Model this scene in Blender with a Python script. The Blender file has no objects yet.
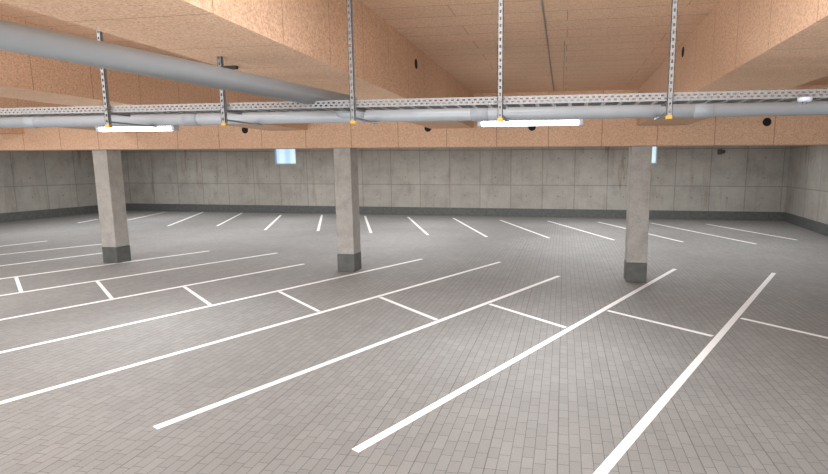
import bpy, bmesh, math, random
from mathutils import Vector, Matrix
random.seed(4)
C = bpy.context.scene
COL = C.collection
h = 2.1
TH = math.radians(9.45); PH = math.atan(69/500)
def ray(x, y):
    u = (x-480)/500; v = (237-y)/500
    F = math.cos(PH)+v*math.sin(PH); U = v*math.cos(PH)-math.sin(PH)
    return (u*math.cos(TH)-F*math.sin(TH), u*math.sin(TH)+F*math.cos(TH), U)
def on_floor(x, y):
    X, Y, U = ray(x, y); s = -h/U
    return Vector((X*s, Y*s, 0))
def on_y(x, y, Yp):
    X, Y, U = ray(x, y); s = Yp/Y
    return Vector((X*s, Yp, h+U*s))
def on_x(x, y, Xp):
    X, Y, U = ray(x, y); s = Xp/X
    return Vector((Xp, Y*s, h+U*s))

# ---------------------------------------------------------------- materials
def newmat(name):
    m = bpy.data.materials.new(name); m.use_nodes = True
    nt = m.node_tree; b = nt.nodes['Principled BSDF']
    return m, nt, b
def N(nt, t, **kw):
    n = nt.nodes.new(t)
    for k, v in kw.items():
        setattr(n, k, v)
    return n
def ramp(nt, src, stops):
    r = N(nt, 'ShaderNodeValToRGB')
    e = r.color_ramp.elements
    e[0].position, e[0].color = stops[0][0], (*stops[0][1], 1)
    e[1].position, e[1].color = stops[-1][0], (*stops[-1][1], 1)
    for p, c in stops[1:-1]:
        q = e.new(p); q.color = (*c, 1)
    nt.links.new(src, r.inputs[0]); return r
def mix(nt, a, b, fac, mode='MULTIPLY'):
    m = N(nt, 'ShaderNodeMix', data_type='RGBA', blend_type=mode)
    for s, v in ((0, fac), (6, a), (7, b)):
        if hasattr(v, 'is_linked') or hasattr(v, 'links'): nt.links.new(v, m.inputs[s])
        else: m.inputs[s].default_value = v if s == 0 else (*v, 1)
    return m.outputs[2]
def noise(nt, vec, scale, detail=4, rough=.55):
    n = N(nt, 'ShaderNodeTexNoise'); n.inputs['Scale'].default_value = scale
    n.inputs['Detail'].default_value = detail; n.inputs['Roughness'].default_value = rough
    if vec: nt.links.new(vec, n.inputs['Vector'])
    return n.outputs['Fac']
def bump(nt, b, hsrc, strength, dist=.01):
    bp = N(nt, 'ShaderNodeBump'); bp.inputs['Strength'].default_value = strength
    bp.inputs['Distance'].default_value = dist
    nt.links.new(hsrc, bp.inputs['Height']); nt.links.new(bp.outputs[0], b.inputs['Normal'])
def world_pos(nt):
    g = N(nt, 'ShaderNodeNewGeometry'); return g.outputs['Position']
def math_n(nt, op, a, b=None):
    n = N(nt, 'ShaderNodeMath', operation=op)
    for i, v in enumerate((a, b)):
        if v is None: continue
        if hasattr(v, 'links'): nt.links.new(v, n.inputs[i])
        else: n.inputs[i].default_value = v
    return n.outputs[0]
def seam(nt, coord, period, off, width):
    a = math_n(nt, 'ADD', coord, off)
    m = math_n(nt, 'MULTIPLY', a, 1/period)
    f = math_n(nt, 'FRACT', m)
    return math_n(nt, 'LESS_THAN', f, width/period)
def brick(nt, vec, w, hh, mort, c1, c2, cm, offset=.5):
    t = N(nt, 'ShaderNodeTexBrick'); t.offset = offset
    t.inputs['Scale'].default_value = 1
    t.inputs['Brick Width'].default_value = w; t.inputs['Row Height'].default_value = hh
    t.inputs['Mortar Size'].default_value = mort; t.inputs['Mortar Smooth'].default_value = .1
    t.inputs['Color1'].default_value = (*c1, 1); t.inputs['Color2'].default_value = (*c2, 1)
    t.inputs['Mortar'].default_value = (*cm, 1)
    nt.links.new(vec, t.inputs['Vector']); return t

def simple(name, col, rough=.5, metal=0, var=.12, scale=30):
    m, nt, b = newmat(name)
    p = world_pos(nt); n = noise(nt, p, scale)
    r = ramp(nt, n, [(.3, tuple(c*(1-var) for c in col)), (.7, tuple(min(1, c*(1+var)) for c in col))])
    nt.links.new(r.outputs[0], b.inputs['Base Color'])
    b.inputs['Roughness'].default_value = rough; b.inputs['Metallic'].default_value = metal
    return m

def pavers():
    m, nt, b = newmat('grey_pavers')
    p = world_pos(nt)
    s = N(nt, 'ShaderNodeSeparateXYZ'); nt.links.new(p, s.inputs[0])
    c = N(nt, 'ShaderNodeCombineXYZ'); nt.links.new(s.outputs[1], c.inputs[0]); nt.links.new(s.outputs[0], c.inputs[1])
    t = brick(nt, c.outputs[0], .19, .085, .0028, (.262, .262, .259), (.296, .296, .293), (.140, .137, .135), .37)
    t.squash = .72; t.squash_frequency = 3
    n1 = noise(nt, p, .5, 6, .65); r1 = ramp(nt, n1, [(.3, (.87, .867, .86)), (.7, (1.07, 1.07, 1.065))])
    n2 = noise(nt, p, 90, 3); r2 = ramp(nt, n2, [(.3, (.87, .87, .87)), (.7, (1.08, 1.08, 1.08))])
    o = mix(nt, t.outputs[0], r1.outputs[0], 1.0); o = mix(nt, o, r2.outputs[0], 1.0)
    q = seam(nt, s.outputs[0], .085*6, 0, .006)
    o = mix(nt, o, (.7, .69, .69), q)
    nt.links.new(o, b.inputs['Base Color']); b.inputs['Roughness'].default_value = .7
    hgt = math_n(nt, 'SUBTRACT', 1.0, t.outputs['Fac'])
    bump(nt, b, hgt, .2, .003)
    return m

def woodwool(name, mode, dark=1.0):
    m, nt, b = newmat(name)
    p = world_pos(nt)
    s = N(nt, 'ShaderNodeSeparateXYZ'); nt.links.new(p, s.inputs[0])
    n1 = noise(nt, p, 80, 7, .78)
    base = ramp(nt, n1, [(.35, (.43*dark, .245*dark, .15*dark)), (.47, (.69*dark, .45*dark, .30*dark)), (.60, (.81*dark, .59*dark, .43*dark))])
    n2 = noise(nt, p, .8, 4); r2 = ramp(nt, n2, [(.3, (.94, .93, .92)), (.7, (1.04, 1.04, 1.04))])
    o = mix(nt, base.outputs[0], r2.outputs[0], 1.0)
    n3 = noise(nt, p, 36, 3, .6); r3 = ramp(nt, n3, [(.3, (.88, .855, .83)), (.6, (1.04, 1.04, 1.04))])
    o = mix(nt, o, r3.outputs[0], 1.0)
    if mode == 'ceiling':
        t = brick(nt, p, 2.0, .31, .005, (1, 1, 1), (.96, .95, .94), (.62, .56, .52), .5)
        o = mix(nt, o, t.outputs[0], 1.0)
    elif mode == 'along_y':
        q = seam(nt, s.outputs[1], .62, .2, .006)
        o = mix(nt, o, (.56, .49, .44), q)
    else:
        q = seam(nt, s.outputs[0], .95, .3, .012)
        o = mix(nt, o, (.52, .45, .41), q)
    nt.links.new(o, b.inputs['Base Color']); b.inputs['Roughness'].default_value = .9
    bump(nt, b, n1, .4, .004)
    return m

def concrete(name, axis='x', panel=True, col=(.39, .372, .34)):
    m, nt, b = newmat(name)
    p = world_pos(nt)
    s = N(nt, 'ShaderNodeSeparateXYZ'); nt.links.new(p, s.inputs[0])
    c = N(nt, 'ShaderNodeCombineXYZ')
    nt.links.new(s.outputs[0 if axis == 'x' else 1], c.inputs[0]); nt.links.new(s.outputs[2], c.inputs[1])
    n1 = noise(nt, c.outputs[0] if panel else p, 1.3 if panel else 5, 8, .68)
    o = ramp(nt, n1, [(.28, tuple(k*.78 for k in col)), (.5, col), (.72, tuple(k*1.15 for k in col))]).outputs[0]
    mp = N(nt, 'ShaderNodeMapping'); mp.inputs['Scale'].default_value = (2.4, .22, 1)
    nt.links.new(c.outputs[0], mp.inputs[0])
    n2 = noise(nt, mp.outputs[0], 1.6, 5, .7); r2 = ramp(nt, n2, [(.3, (.78, .74, .69)), (.46, (1.01, 1.01, 1.01))])
    o = mix(nt, o, r2.outputs[0], 1.0)
    n3 = noise(nt, p, 25, 5, .7); r3 = ramp(nt, n3, [(.25, (.85, .85, .85)), (.6, (1.03, 1.03, 1.03))])
    o = mix(nt, o, r3.outputs[0], 1.0)
    if panel:
        mp3 = N(nt, 'ShaderNodeMapping'); mp3.inputs['Scale'].default_value = (1.0, .12, 1); mp3.inputs['Location'].default_value = (3.3, 1, 0)
        nt.links.new(c.outputs[0], mp3.inputs[0])
        n4 = noise(nt, mp3.outputs[0], 1.9, 4, .6); r4 = ramp(nt, n4, [(.31, (.58, .48, .38)), (.37, (1, 1, 1))])
        o = mix(nt, o, r4.outputs[0], .7)
        mp2 = N(nt, 'ShaderNodeMapping'); mp2.inputs['Location'].default_value = (.9, .13, 0)
        nt.links.new(c.outputs[0], mp2.inputs[0])
        t = brick(nt, mp2.outputs[0], 1.35, 1.5, .02, (1.04, 1.04, 1.03), (.92, .92, .91), (.68, .66, .63), 0)
        t.inputs['Mortar Smooth'].default_value = .3
        o = mix(nt, o, t.outputs[0], 1.0)
        fx = math_n(nt, 'FRACT', math_n(nt, 'MULTIPLY', math_n(nt, 'ADD', s.outputs[0 if axis == 'x' else 1], .9), 1/1.35))
        fz = math_n(nt, 'FRACT', math_n(nt, 'MULTIPLY', math_n(nt, 'ADD', s.outputs[2], .3), 1/.8))
        dx = math_n(nt, 'MULTIPLY', math_n(nt, 'SUBTRACT', fx, .5), 1.35)
        dz = math_n(nt, 'MULTIPLY', math_n(nt, 'SUBTRACT', fz, .5), .8)
        d = math_n(nt, 'ADD', math_n(nt, 'MULTIPLY', dx, dx), math_n(nt, 'MULTIPLY', dz, dz))
        hole = math_n(nt, 'LESS_THAN', d, .0008)
        o = mix(nt, o, (.55, .54, .52), hole)
    nt.links.new(o, b.inputs['Base Color']); b.inputs['Roughness'].default_value = .8
    bump(nt, b, n3, .25, .004)
    return m

def emit(name, col, strength):
    m, nt, b = newmat(name)
    b.inputs['Base Color'].default_value = (*col, 1)
    b.inputs['Emission Color'].default_value = (*col, 1); b.inputs['Emission Strength'].default_value = strength
    return m
def pane():
    m, nt, b = newmat('window_daylight')
    p = world_pos(nt); s = N(nt, 'ShaderNodeSeparateXYZ'); nt.links.new(p, s.inputs[0])
    f = math_n(nt, 'SINE', math_n(nt, 'MULTIPLY', s.outputs[0], 11))
    f = math_n(nt, 'ADD', math_n(nt, 'MULTIPLY', f, .5), .5)
    r = ramp(nt, f, [(.0, (.40, .61, .82)), (1, (.64, .81, .93))])
    nt.links.new(r.outputs[0], b.inputs['Base Color']); nt.links.new(r.outputs[0], b.inputs['Emission Color'])
    b.inputs['Emission Strength'].default_value = .78
    return m

M_floor = pavers()
M_ceil = woodwool('woodwool_ceiling', 'ceiling', .97)
M_by = woodwool('woodwool_beam', 'along_y')
M_bx = woodwool('woodwool_cross_beam', 'along_x', .97)
M_wb = concrete('concrete_back', 'x')
M_ws = concrete('concrete_side', 'y', True, (.36, .343, .312))
M_col = concrete('concrete_column', 'x', False, (.40, .385, .36))
M_band = simple('dark_grey_paint', (.10, .107, .104), .55, 0, .2, 8)
M_white = simple('road_paint', (.92, .93, .94), .5, 0, .03, 40)
M_galv = simple('galvanised_steel', (.23, .235, .24), .45, .3, .12, 60)
M_pipe = simple('grey_pipe', (.31, .333, .355), .3, .0, .04, 6)
M_coup = simple('grey_coupling', (.26, .28, .30), .4, .0, .05, 6)
M_black = simple('dark_rubber', (.02, .02, .02), .6)
M_hole = simple('hole_dark', (.012, .009, .008), .9)
M_yel = simple('yellow_cap', (.50, .29, .025), .5)
M_lwhite = simple('white_plastic', (.50, .55, .63), .35, 0, .03)
M_dif = emit('light_diffuser', (.95, .97, 1), 10.0)
M_pane = pane()
M_frame = simple('window_frame', (.5, .58, .65), .4)
M_box = simple('dark_box', (.08, .07, .06), .6)

# ---------------------------------------------------------------- mesh helpers
class MB:
    def __init__(s): s.bm = bmesh.new()
    def box(s, a, b):
        x0, y0, z0 = a; x1, y1, z1 = b
        v = [s.bm.verts.new(p) for p in ((x0,y0,z0),(x1,y0,z0),(x1,y1,z0),(x0,y1,z0),(x0,y0,z1),(x1,y0,z1),(x1,y1,z1),(x0,y1,z1))]
        for f in ((0,3,2,1),(4,5,6,7),(0,1,5,4),(1,2,6,5),(2,3,7,6),(3,0,4,7)):
            s.bm.faces.new([v[i] for i in f])
        return s
    def prism(s, pts, z0, z1):
        lo = [s.bm.verts.new((p[0], p[1], z0)) for p in pts]; hi = [s.bm.verts.new((p[0], p[1], z1)) for p in pts]
        n = len(pts)
        s.bm.faces.new(hi); s.bm.faces.new(lo[::-1])
        for i in range(n): s.bm.faces.new((lo[i], lo[(i+1)%n], hi[(i+1)%n], hi[i]))
        return s
    def tube(s, pts, r, seg=24, cap=True):
        pts = [Vector(p) for p in pts]; rings = []
        for i, p in enumerate(pts):
            d = (pts[min(i+1, len(pts)-1)]-pts[max(i-1, 0)]).normalized()
            up = Vector((0, 0, 1)) if abs(d.z) < .95 else Vector((0, 1, 0))
            a = d.cross(up).normalized(); b = a.cross(d)
            rr = r[i] if isinstance(r, (list, tuple)) else r
            rings.append([s.bm.verts.new(p+a*rr*math.cos(t)+b*rr*math.sin(t)) for t in [2*math.pi*k/seg for k in range(seg)]])
        for i in range(len(rings)-1):
            for k in range(seg):
                f = s.bm.faces.new((rings[i][k], rings[i][(k+1)%seg], rings[i+1][(k+1)%seg], rings[i+1][k])); f.smooth = True
        if cap: s.bm.faces.new(rings[0][::-1]); s.bm.faces.new(rings[-1])
        return s
    def build(s, name, mat, parent=None, bevel=0, label=None):
        bm = s.bm
        bmesh.ops.recalc_face_normals(bm, faces=bm.faces)
        off = Vector((0, 0, 0))
        if parent is None:
            xs = [v.co for v in bm.verts]
            off = Vector(((min(p.x for p in xs)+max(p.x for p in xs))/2, (min(p.y for p in xs)+max(p.y for p in xs))/2, min(p.z for p in xs)))
        else:
            off = Vector(parent.location) + (Vector(parent.parent.location) if parent.parent else Vector((0,0,0)))
        for v in bm.verts: v.co -= off
        me = bpy.data.meshes.new(name); bm.to_mesh(me); bm.free()
        me.materials.append(mat)
        o = bpy.data.objects.new(name, me); COL.objects.link(o)
        if parent is None: o.location = off
        else: o.parent = parent
        if bevel:
            b = o.modifiers.new('bevel', 'BEVEL'); b.width = bevel; b.segments = 2
        if label: o['label'] = label
        return o
def tag(o, label, cat=None, group=None, kind=None):
    o['label'] = label
    if cat: o['category'] = cat
    if group: o['group'] = group
    if kind: o['kind'] = kind
    return o
def thing(name, loc, label, cat, group=None, kind=None):
    o = bpy.data.objects.new(name, None); COL.objects.link(o); o.location = loc; o.empty_display_size = .1
    return tag(o, label, cat, group, kind)

# ---------------------------------------------------------------- room shell
HC = 1.648*h; HB = 1.35*h; HT = 1.187*h
YW = 10.3*h
BL = Vector((-10.38*h, YW, 0)); BR = Vector((4.16*h, YW, 0))
FL = Vector((-9.7*h, -3*h, 0)); FR = Vector((2.4*h, -3*h, 0))
XL, XR = -10.9*h, 5*h
tag(MB().prism([(XL, -3*h), (XR, -3*h), (XR, YW+.3), (XL, YW+.3)], -.2, 0).build('floor', M_floor), 'grey concrete block paving floor of the garage', 'floor', kind='structure')
tag(MB().prism([(XL, -3*h), (XR, -3*h), (XR, YW+.3), (XL, YW+.3)], HC, HC+.2).build('ceiling', M_ceil), 'orange wood wool board ceiling', 'ceiling', kind='structure')
def wall(name, a, b, t, mat, z0, z1, label, cat):
    d = (b-a).normalized(); n = Vector((d.y, -d.x, 0))*t
    return tag(MB().prism([a, b, b+n, a+n], z0, z1).build(name, mat), label, cat, kind='structure')
wall('wall_left', FL, BL, -.3, M_ws, 0, HC, 'grey concrete wall on the left side', 'wall')
wall('wall_right', BR, FR, -.3, M_ws, 0, HC, 'grey concrete wall at the right edge', 'wall')
wa = on_y(274, 157, YW).x; wb = on_y(296, 157, YW).x; wc = on_y(657.5, 157, YW).x
wx = [(wa, wb), (wc-(wb-wa), wc)]
wz0, wz1 = on_y(285, 164.5, YW).z, h+.48*h
m = MB(); x = BL.x-.3
for a, b in wx:
    m.box((x, YW, 0), (a, YW+.3, HC)); m.box((a, YW, 0), (b, YW+.3, wz0)); m.box((a, YW, wz1), (b, YW+.3, HC)); x = b
m.box((x, YW, 0), (BR.x+.3, YW+.3, HC))
tag(m.build('wall_back', M_wb), 'long raw concrete back wall with formwork joints', 'wall', kind='structure')
bh = .36
tag(MB().box((BL.x, YW-.02, 0), (BR.x, YW, bh)).build('baseboard_back', M_band), 'dark grey painted band along the foot of the back wall', 'baseboard', kind='structure')
wall('baseboard_left', FL, BL, .02, M_band, 0, bh, 'dark grey painted band along the foot of the left wall', 'baseboard')
wall('baseboard_right', BR, FR, .02, M_band, 0, bh, 'dark grey painted band along the foot of the right wall', 'baseboard')
for i, (a, b) in enumerate(wx):
    w = thing('window_%d' % (i+1), ((a+b)/2, YW, wz0), ['small high blue-lit window left of the middle column', 'small high blue-lit window half behind the right column'][i], 'window', kind='structure')
    m = MB(); t = .05
    m.box((a, YW+.04, wz0), (a+t, YW+.14, wz1)); m.box((b-t, YW+.04, wz0), (b, YW+.14, wz1))
    m.box((a+t, YW+.04, wz0), (b-t, YW+.14, wz0+t)); m.box((a+t, YW+.04, wz1-t), (b-t, YW+.14, wz1))
    m.build('window_frame', M_frame, w)
    MB().box((a+t, YW+.15, wz0), (b-t, YW+.17, wz1)).build('window_pane', M_pane, w)

# ---------------------------------------------------------------- ceiling beams
YT0, YT1 = 4.45*h, 4.66*h
BWD = .39*h
names = {0: 'orange clad ceiling beam right of centre with one dark hole', -1: 'orange clad ceiling beam left of centre with one dark hole',
         -2: 'orange clad ceiling beam behind the big grey pipe on the left', 1: 'orange clad ceiling beam at the right edge', -3: 'orange clad ceiling beam at the far left'}
for k in range(-6, 3):
    x0 = (.594+1.58*k)*h if k >= 0 else -.80*h-BWD-1.58*(-k-1)*h
    x1 = x0+BWD
    lab = names.get(k, 'orange clad ceiling beam running towards the back wall')
    o = MB().box((x0, -3*h, HB), (x1, YT0, HC)).build('ceiling_beam', M_by)
    tag(o, lab, 'beam', 'ceiling beams running front to back', 'structure')
    if k in (0, -1):
        fx = x0 if k == 0 else x1
        p = on_x(683, 52, fx) if k == 0 else on_x(416, 64, fx)
        sgn = -1 if k == 0 else 1
        MB().tube([(fx-.01*sgn, p.y, p.z), (fx+.003*sgn, p.y, p.z)], .055).build('hole', M_hole, o)
cb = MB().box((XL, YT0, HT), (XR, YT1, HC)).build('ceiling_beam', M_bx)
tag(cb, 'long orange clad cross beam resting on the concrete columns', 'beam', kind='structure')
for px, py in ((245, 130), (428, 128), (532, 127), (767, 122)):
    p = on_y(px, py, YT0)
    MB().tube([(p.x, YT0+.01, p.z), (p.x, YT0-.003, p.z)], .07).build('hole', M_hole, cb)

# ---------------------------------------------------------------- columns
for cxh, lab in ((-4.72, 'left square concrete column with dark painted foot'), (-2.07, 'middle square concrete column with dark painted foot'), (.652, 'right square concrete column with dark painted foot')):
    cx = cxh*h; w = .18; y0 = 4.5*h
    t = thing('concrete_column', (cx, y0+w, 0), lab, 'column', 'concrete columns under the cross beam')
    MB().box((cx-w, y0, bh), (cx+w, y0+2*w, HT)).build('shaft', M_col, t, .012)
    MB().box((cx-w-.004, y0-.004, 0), (cx+w+.004, y0+2*w+.004, bh)).build('painted_base', M_band, t, .01)

# ---------------------------------------------------------------- floor markings
def line(p, q, w, label, group):
    d = (q-p).normalized(); n = Vector((-d.y, d.x, 0))*w/2
    o = MB().prism([p-n, q-n, q+n, p+n], 0, .003).build('parking_line', M_white)
    tag(o, label, 'floor marking', group)
def fp(x, y):
    p = on_floor(x, y)
    if p.y > 10.2*h: p *= 10.2*h/p.y
    return p
far = [((78,223),(98,219)), ((128,220),(166,212)), ((168,226),(203,212)), ((217,226),(242,213)), ((265,230),(281,215)), ((318,231),(322,215)),
       ((371,233),(365,216)), ((428,235),(408,217)), ((487,237),(453,218)), ((549,238),(500,220)), ((614,240),(548,221)), ((683,242),(598,222)),
       ((756,244),(651,223)), ((797,240),(706,224))]
ordn = ['first','second','third','fourth','fifth','sixth','seventh','eighth','ninth','tenth','eleventh','twelfth','thirteenth','fourteenth']
for i, (a, b) in enumerate(far):
    line(fp(*a), fp(*b), .09, 'white painted bay line by the back wall, %s from the left of its row' % ordn[i], 'bay lines along the back wall')
near = [((588,488),(774,273)), ((355,451),(675,269)), ((155,428),(559,276)), ((-60,420),(500,262)), ((-60,366),(422,259)), ((-60,331),(304,264)),
        ((-60,305),(277,253)), ((-60,287),(209,251)), ((-60,273.5),(103,253)), ((-60,261),(103,244)), ((-40,251),(47,241))]
NW = .08
NL = []
for i, (a, b) in enumerate(near):
    A, B = on_floor(*a), on_floor(*b); NL.append((A, B))
    line(A, B, NW, 'long white painted bay line in the front rows, %s counted from the right' % ordn[i], 'long bay lines in the foreground')
def hit(p, q, L):
    # where the cross line meets a long line, pulled back by half the line width
    A, B = L; e = (B-A); d = q-p
    t = ((A.x-p.x)*e.y-(A.y-p.y)*e.x)/(d.x*e.y-d.y*e.x)
    dn = d.normalized(); s = abs(dn.x*e.y-dn.y*e.x)/e.length
    return p+d*t, dn*((NW/2)/s+.03)
cross = [((740,318),(850,343)), ((605,310),(716,337)), ((486,303),(567,328)), ((377,296),(437,320)), ((276,290),(320,312)), ((183,286),(212,306)), ((97,281),(113,300)), ((16,277),(22,294))]
for i, (a, b) in enumerate(cross):
    a, b = on_floor(*a), on_floor(*b)
    p, off = hit(a, b, NL[i]); p = p+off
    if i > 0:
        q, off = hit(a, b, NL[i-1]); q = q-off
    else: q = b
    line(p, q, .065 if i < 4 else .055, 'short white cross line joining two long bay lines, %s from the right' % ordn[i], 'short cross lines between the long bay lines')

# ---------------------------------------------------------------- cable tray
TY = 1.5*h; TZ0, TZ1 = h+.185*h, h+.208*h
tx0, tx1 = -2.6*h, 1.15*h
tray = thing('cable_tray', ((tx0+tx1)/2, TY, TZ0), 'perforated galvanised cable tray hanging across the whole garage', 'cable tray')
def perf(y0, y1):
    m = MB(); hh = TZ1-TZ0; s = .036
    for f0, f1 in ((0, .24), (.42, .58), (.76, 1)):
        m.box((tx0, y0, TZ0+hh*f0), (tx1, y1, TZ0+hh*f1))
    n = int((tx1-tx0)/s)
    for i in range(n):
        x = tx0+i*s
        m.box((x, y0, TZ0+hh*.24), (x+.018, y1, TZ0+hh*.42)); m.box((x+.018, y0, TZ0+hh*.58), (x+.036, y1, TZ0+hh*.76))
    return m
perf(TY-.002, TY).build('front_rail', M_galv, tray)
perf(TY+.148, TY+.15).build('rear_rail', M_galv, tray)
m = MB()
for i in range(int((tx1-tx0)/.1)):
    x = tx0+i*.1; m.box((x, TY, TZ0), (x+.075, TY+.148, TZ0+.002))
m.box((tx0, TY, TZ0), (tx1, TY+.03, TZ0+.002)); m.box((tx0, TY+.06, TZ0), (tx1, TY+.09, TZ0+.002)); m.box((tx0, TY+.12, TZ0), (tx1, TY+.148, TZ0+.002))
m.build('tray_bottom', M_galv, tray)

PY = 1.68*h; pr = .0215*h; PZ = h+.178*h

def strut(px, lab, zt):
    X, Y, U = ray(px, 105); x = X/Y*(TY-.03)
    y1 = TY-.006; y0 = y1-.022; w = .0155
    zb = h+.141*h
    t = thing('hanging_strut', (x, (y0+y1)/2, zb), lab, 'support strut', 'perforated struts carrying the cable tray')
    m = MB()
    m.box((x-w, y0, zb), (x-w+.003, y1, zt)); m.box((x+w-.003, y0, zb), (x+w, y1, zt))
    m.box((x-w, y0, zb), (x-w+.010, y0+.003, zt)); m.box((x+w-.010, y0, zb), (x+w, y0+.003, zt))
    z = zb
    while z < zt-.02:
        m.box((x-w+.010, y0, z), (x+w-.010, y0+.003, min(z+.022, zt))); z += .04
    m.build('channel', M_galv, t)
    MB().box((x-w-.002, y0-.002, zb-.014), (x+w+.002, y1+.002, zb+.008)).build('end_cap', M_yel, t, .003, 'yellow plastic end cap')
    MB().box((x-.015, TY-.006, TZ0-.012), (x+.015, TY+.16, TZ0-.001)).build('tray_arm', M_galv, t)
    MB().box((x-.012, TY-.006, PZ-pr-.010), (x+.012, PY+.03, PZ-pr-.001)).build('pipe_arm', M_galv, t)
    MB().tube([(x, y0-.008, TZ0+.02), (x, y0, TZ0+.02)], .009, 6).build('bolt', M_galv, t)
for px, lab, zt in ((105, 'slotted steel strut with yellow cap, leftmost, beside the left lamp', HC), (222, 'slotted steel strut with yellow cap just right of the left lamp', HB),
                (352, 'slotted steel strut with yellow cap in front of the middle column', HC), (500, 'slotted steel strut with yellow cap above the right lamp', HC),
                (670, 'slotted steel strut with yellow cap nearest the right column', HC)):
    strut(px, lab, zt)

# ---------------------------------------------------------------- pipes
px0, px1 = -2.9*h, 1.45*h
t = thing('grey_drain_pipe', (0, PY, PZ), 'grey drain pipe level behind the tray with a wide branch slanting over the upper left', 'pipe')
MB().tube([(px0, PY, PZ), (px1, PY, PZ)], pr, 32).build('pipe_run', M_pipe, t)
for q in (-2.05, -1.35, -.28, .42, .95):
    MB().tube([(q*h-.06, PY, PZ), (q*h-.055, PY, PZ), (q*h+.055, PY, PZ), (q*h+.06, PY, PZ)], [pr, pr+.005, pr+.005, pr], 32).build('coupling', M_coup, t)
br = .028*h
X, Y, U = ray(352, 101)
P1 = Vector((X/Y*(PY-.02), PY-.02, h+.218*h)); P0 = Vector((-1.06*h, .813*h, h+.25*h)); d = (P1-P0).normalized()
S = P0-d*1.6*h
MB().tube([S, P1], br, 40).build('branch_pipe', M_pipe, t)
MB().tube([(P1.x-.12, PY, PZ+.01), (P1.x-.06, PY, PZ+.02), (P1.x+.03, PY, PZ+.02), (P1.x+.10, PY, PZ)], [pr, br*.98, br*.98, pr], 32).build('branch_fitting', M_coup, t)
px_, py_ = -1.155*h, 1.63*h
t = thing('pipe_hanger', (px_, py_, HB-.024), 'small dark bracket fixed under the ceiling beam above the wide grey pipe', 'bracket')
MB().box((px_-.05, py_-.012, HB-.024), (px_+.07, py_+.012, HB)).build('bracket_rail', M_black, t, .003)
MB().tube([(px_-.03, py_, HB-.05), (px_-.03, py_, HB-.02)], .01, 10).build('clamp_screw', M_galv, t)
p = on_y(803, 101, TY-.02)
t = thing('smoke_detector', (p.x, p.y, p.z), 'small round white sensor fixed to the tray at the right edge', 'detector')
MB().tube([(p.x, p.y-.02, p.z-.008), (p.x, p.y-.02, p.z-.007), (p.x, p.y-.02, p.z+.004), (p.x, p.y-.02, p.z+.016)], [.014, .032, .037, .037], 24).build('housing', M_lwhite, t)
MB().tube([(p.x, p.y-.02, p.z-.018), (p.x, p.y-.02, p.z-.008)], .012, 16).build('sensor_head', M_galv, t)
o = MB().tube([(-.1*h, -1*h, HC-.008), (-.1*h, YT0, HC-.008)], .007, 12).build('ceiling_conduit', M_coup)
tag(o, 'thin grey conduit running along the middle ceiling bay', 'conduit')
p = on_y(721, 152, YW)
t = thing('junction_box', (p.x, YW, p.z), 'small dark junction box high on the back wall at the right', 'junction box')
MB().box((p.x-.14, YW-.09, p.z-.1), (p.x+.02, YW, p.z+.1)).build('housing', M_box, t, .01)
MB().box((p.x+.05, YW-.07, p.z-.06), (p.x+.14, YW, p.z+.08)).build('connector', M_box, t, .01)

# ---------------------------------------------------------------- lamps and added fill lights
def area(name, loc, sx, sy, power, rot=(0, 0, 0), col=(.97, .985, 1)):
    L = bpy.data.lights.new(name, 'AREA'); L.shape = 'RECTANGLE'; L.size = sx; L.size_y = sy; L.energy = power; L.color = col
    o = bpy.data.objects.new(name, L); COL.objects.link(o); o.location = loc
    o.rotation_euler = rot
    return o
LY = 2.72*h; LZ = h+.2435*h
for n, (x0, x1, lab) in enumerate(((-2.84*h, -2.30*h, 'lit white tube lamp on the left below the cable tray'), (-.463*h, .092*h, 'lit white tube lamp right of centre below the cable tray'))):
    xm = (x0+x1)/2
    t = thing('tube_lamp', (xm, LY, LZ), lab, 'lamp', 'lit tube lamps')
    MB().box((x0, LY-.06, LZ+.006), (x1, LY+.06, LZ+.06)).build('body', M_lwhite, t, .006)
    MB().tube([(x0+.05, LY, LZ-.012), (x1-.05, LY, LZ-.012)], .033, 20).build('diffuser', M_dif, t)
    for a in (x0, x1-.04):
        MB().box((a, LY-.045, LZ-.045), (a+.04, LY+.045, LZ+.008)).build('end_cap', M_lwhite, t, .004)
    for a in (x0+.22, x1-.22):
        MB().tube([(a, LY, LZ+.05), (a, LY, HB if n == 0 else HC)], .0025, 6).build('suspension_wire', M_galv, t)
    area('lamp_light', (xm, LY, LZ-.056), x1-x0, .08, 85)

for x in (-8, -5.2, -2.4, .4, 2.6):  # area lights without fixtures, added behind the cross beam to brighten the far side
    area('unseen_fill', (x*h, 5.5*h, h+.5*h), 3, 1.2, 55 if x < 2 else 30)
    area('unseen_fill', (x*h, 6.9*h, h+.5*h), 3, 1.6, 112 if x < 2 else 60)
    area('unseen_fill', (x*h, 8.7*h, h+.45*h), 3, 1.0, 108 if x < 2 else 55)
for x in (-7, -4.7): area('unseen_fill', (x*h, 2.9*h, h+.6*h), 1.2, 2, 105)  # added overhead without a fixture, brightens the left side
for x in (-3.5, -1.9, -.1, 1.4): area('unseen_fill', (x*h, .7*h, h+.62*h), 1.8, 2.4, 84)  # added above the frame without fixtures to light the foreground
for x, e in ((-5.5, 265), (-2.5, 245), (.3, 225)):
    area('fill_light', (x*h, -.9*h, .5), 5, 2, e, (math.radians(180-40), 0, 0))

W = bpy.data.worlds.new('world'); C.world = W; W.use_nodes = True
W.node_tree.nodes['Background'].inputs[0].default_value = (.98, .99, 1, 1)
W.node_tree.nodes['Background'].inputs[1].default_value = 2.0

cam = bpy.data.cameras.new('camera'); co = bpy.data.objects.new('camera', cam); COL.objects.link(co)
co.location = (0, 0, h); co.rotation_euler = (math.pi/2-PH, 0, TH)
cam.sensor_width = 36; cam.lens = 500/828*36; cam.shift_x = -66/828; cam.clip_start = .05
C.camera = co
C.view_settings.view_transform = 'Standard'
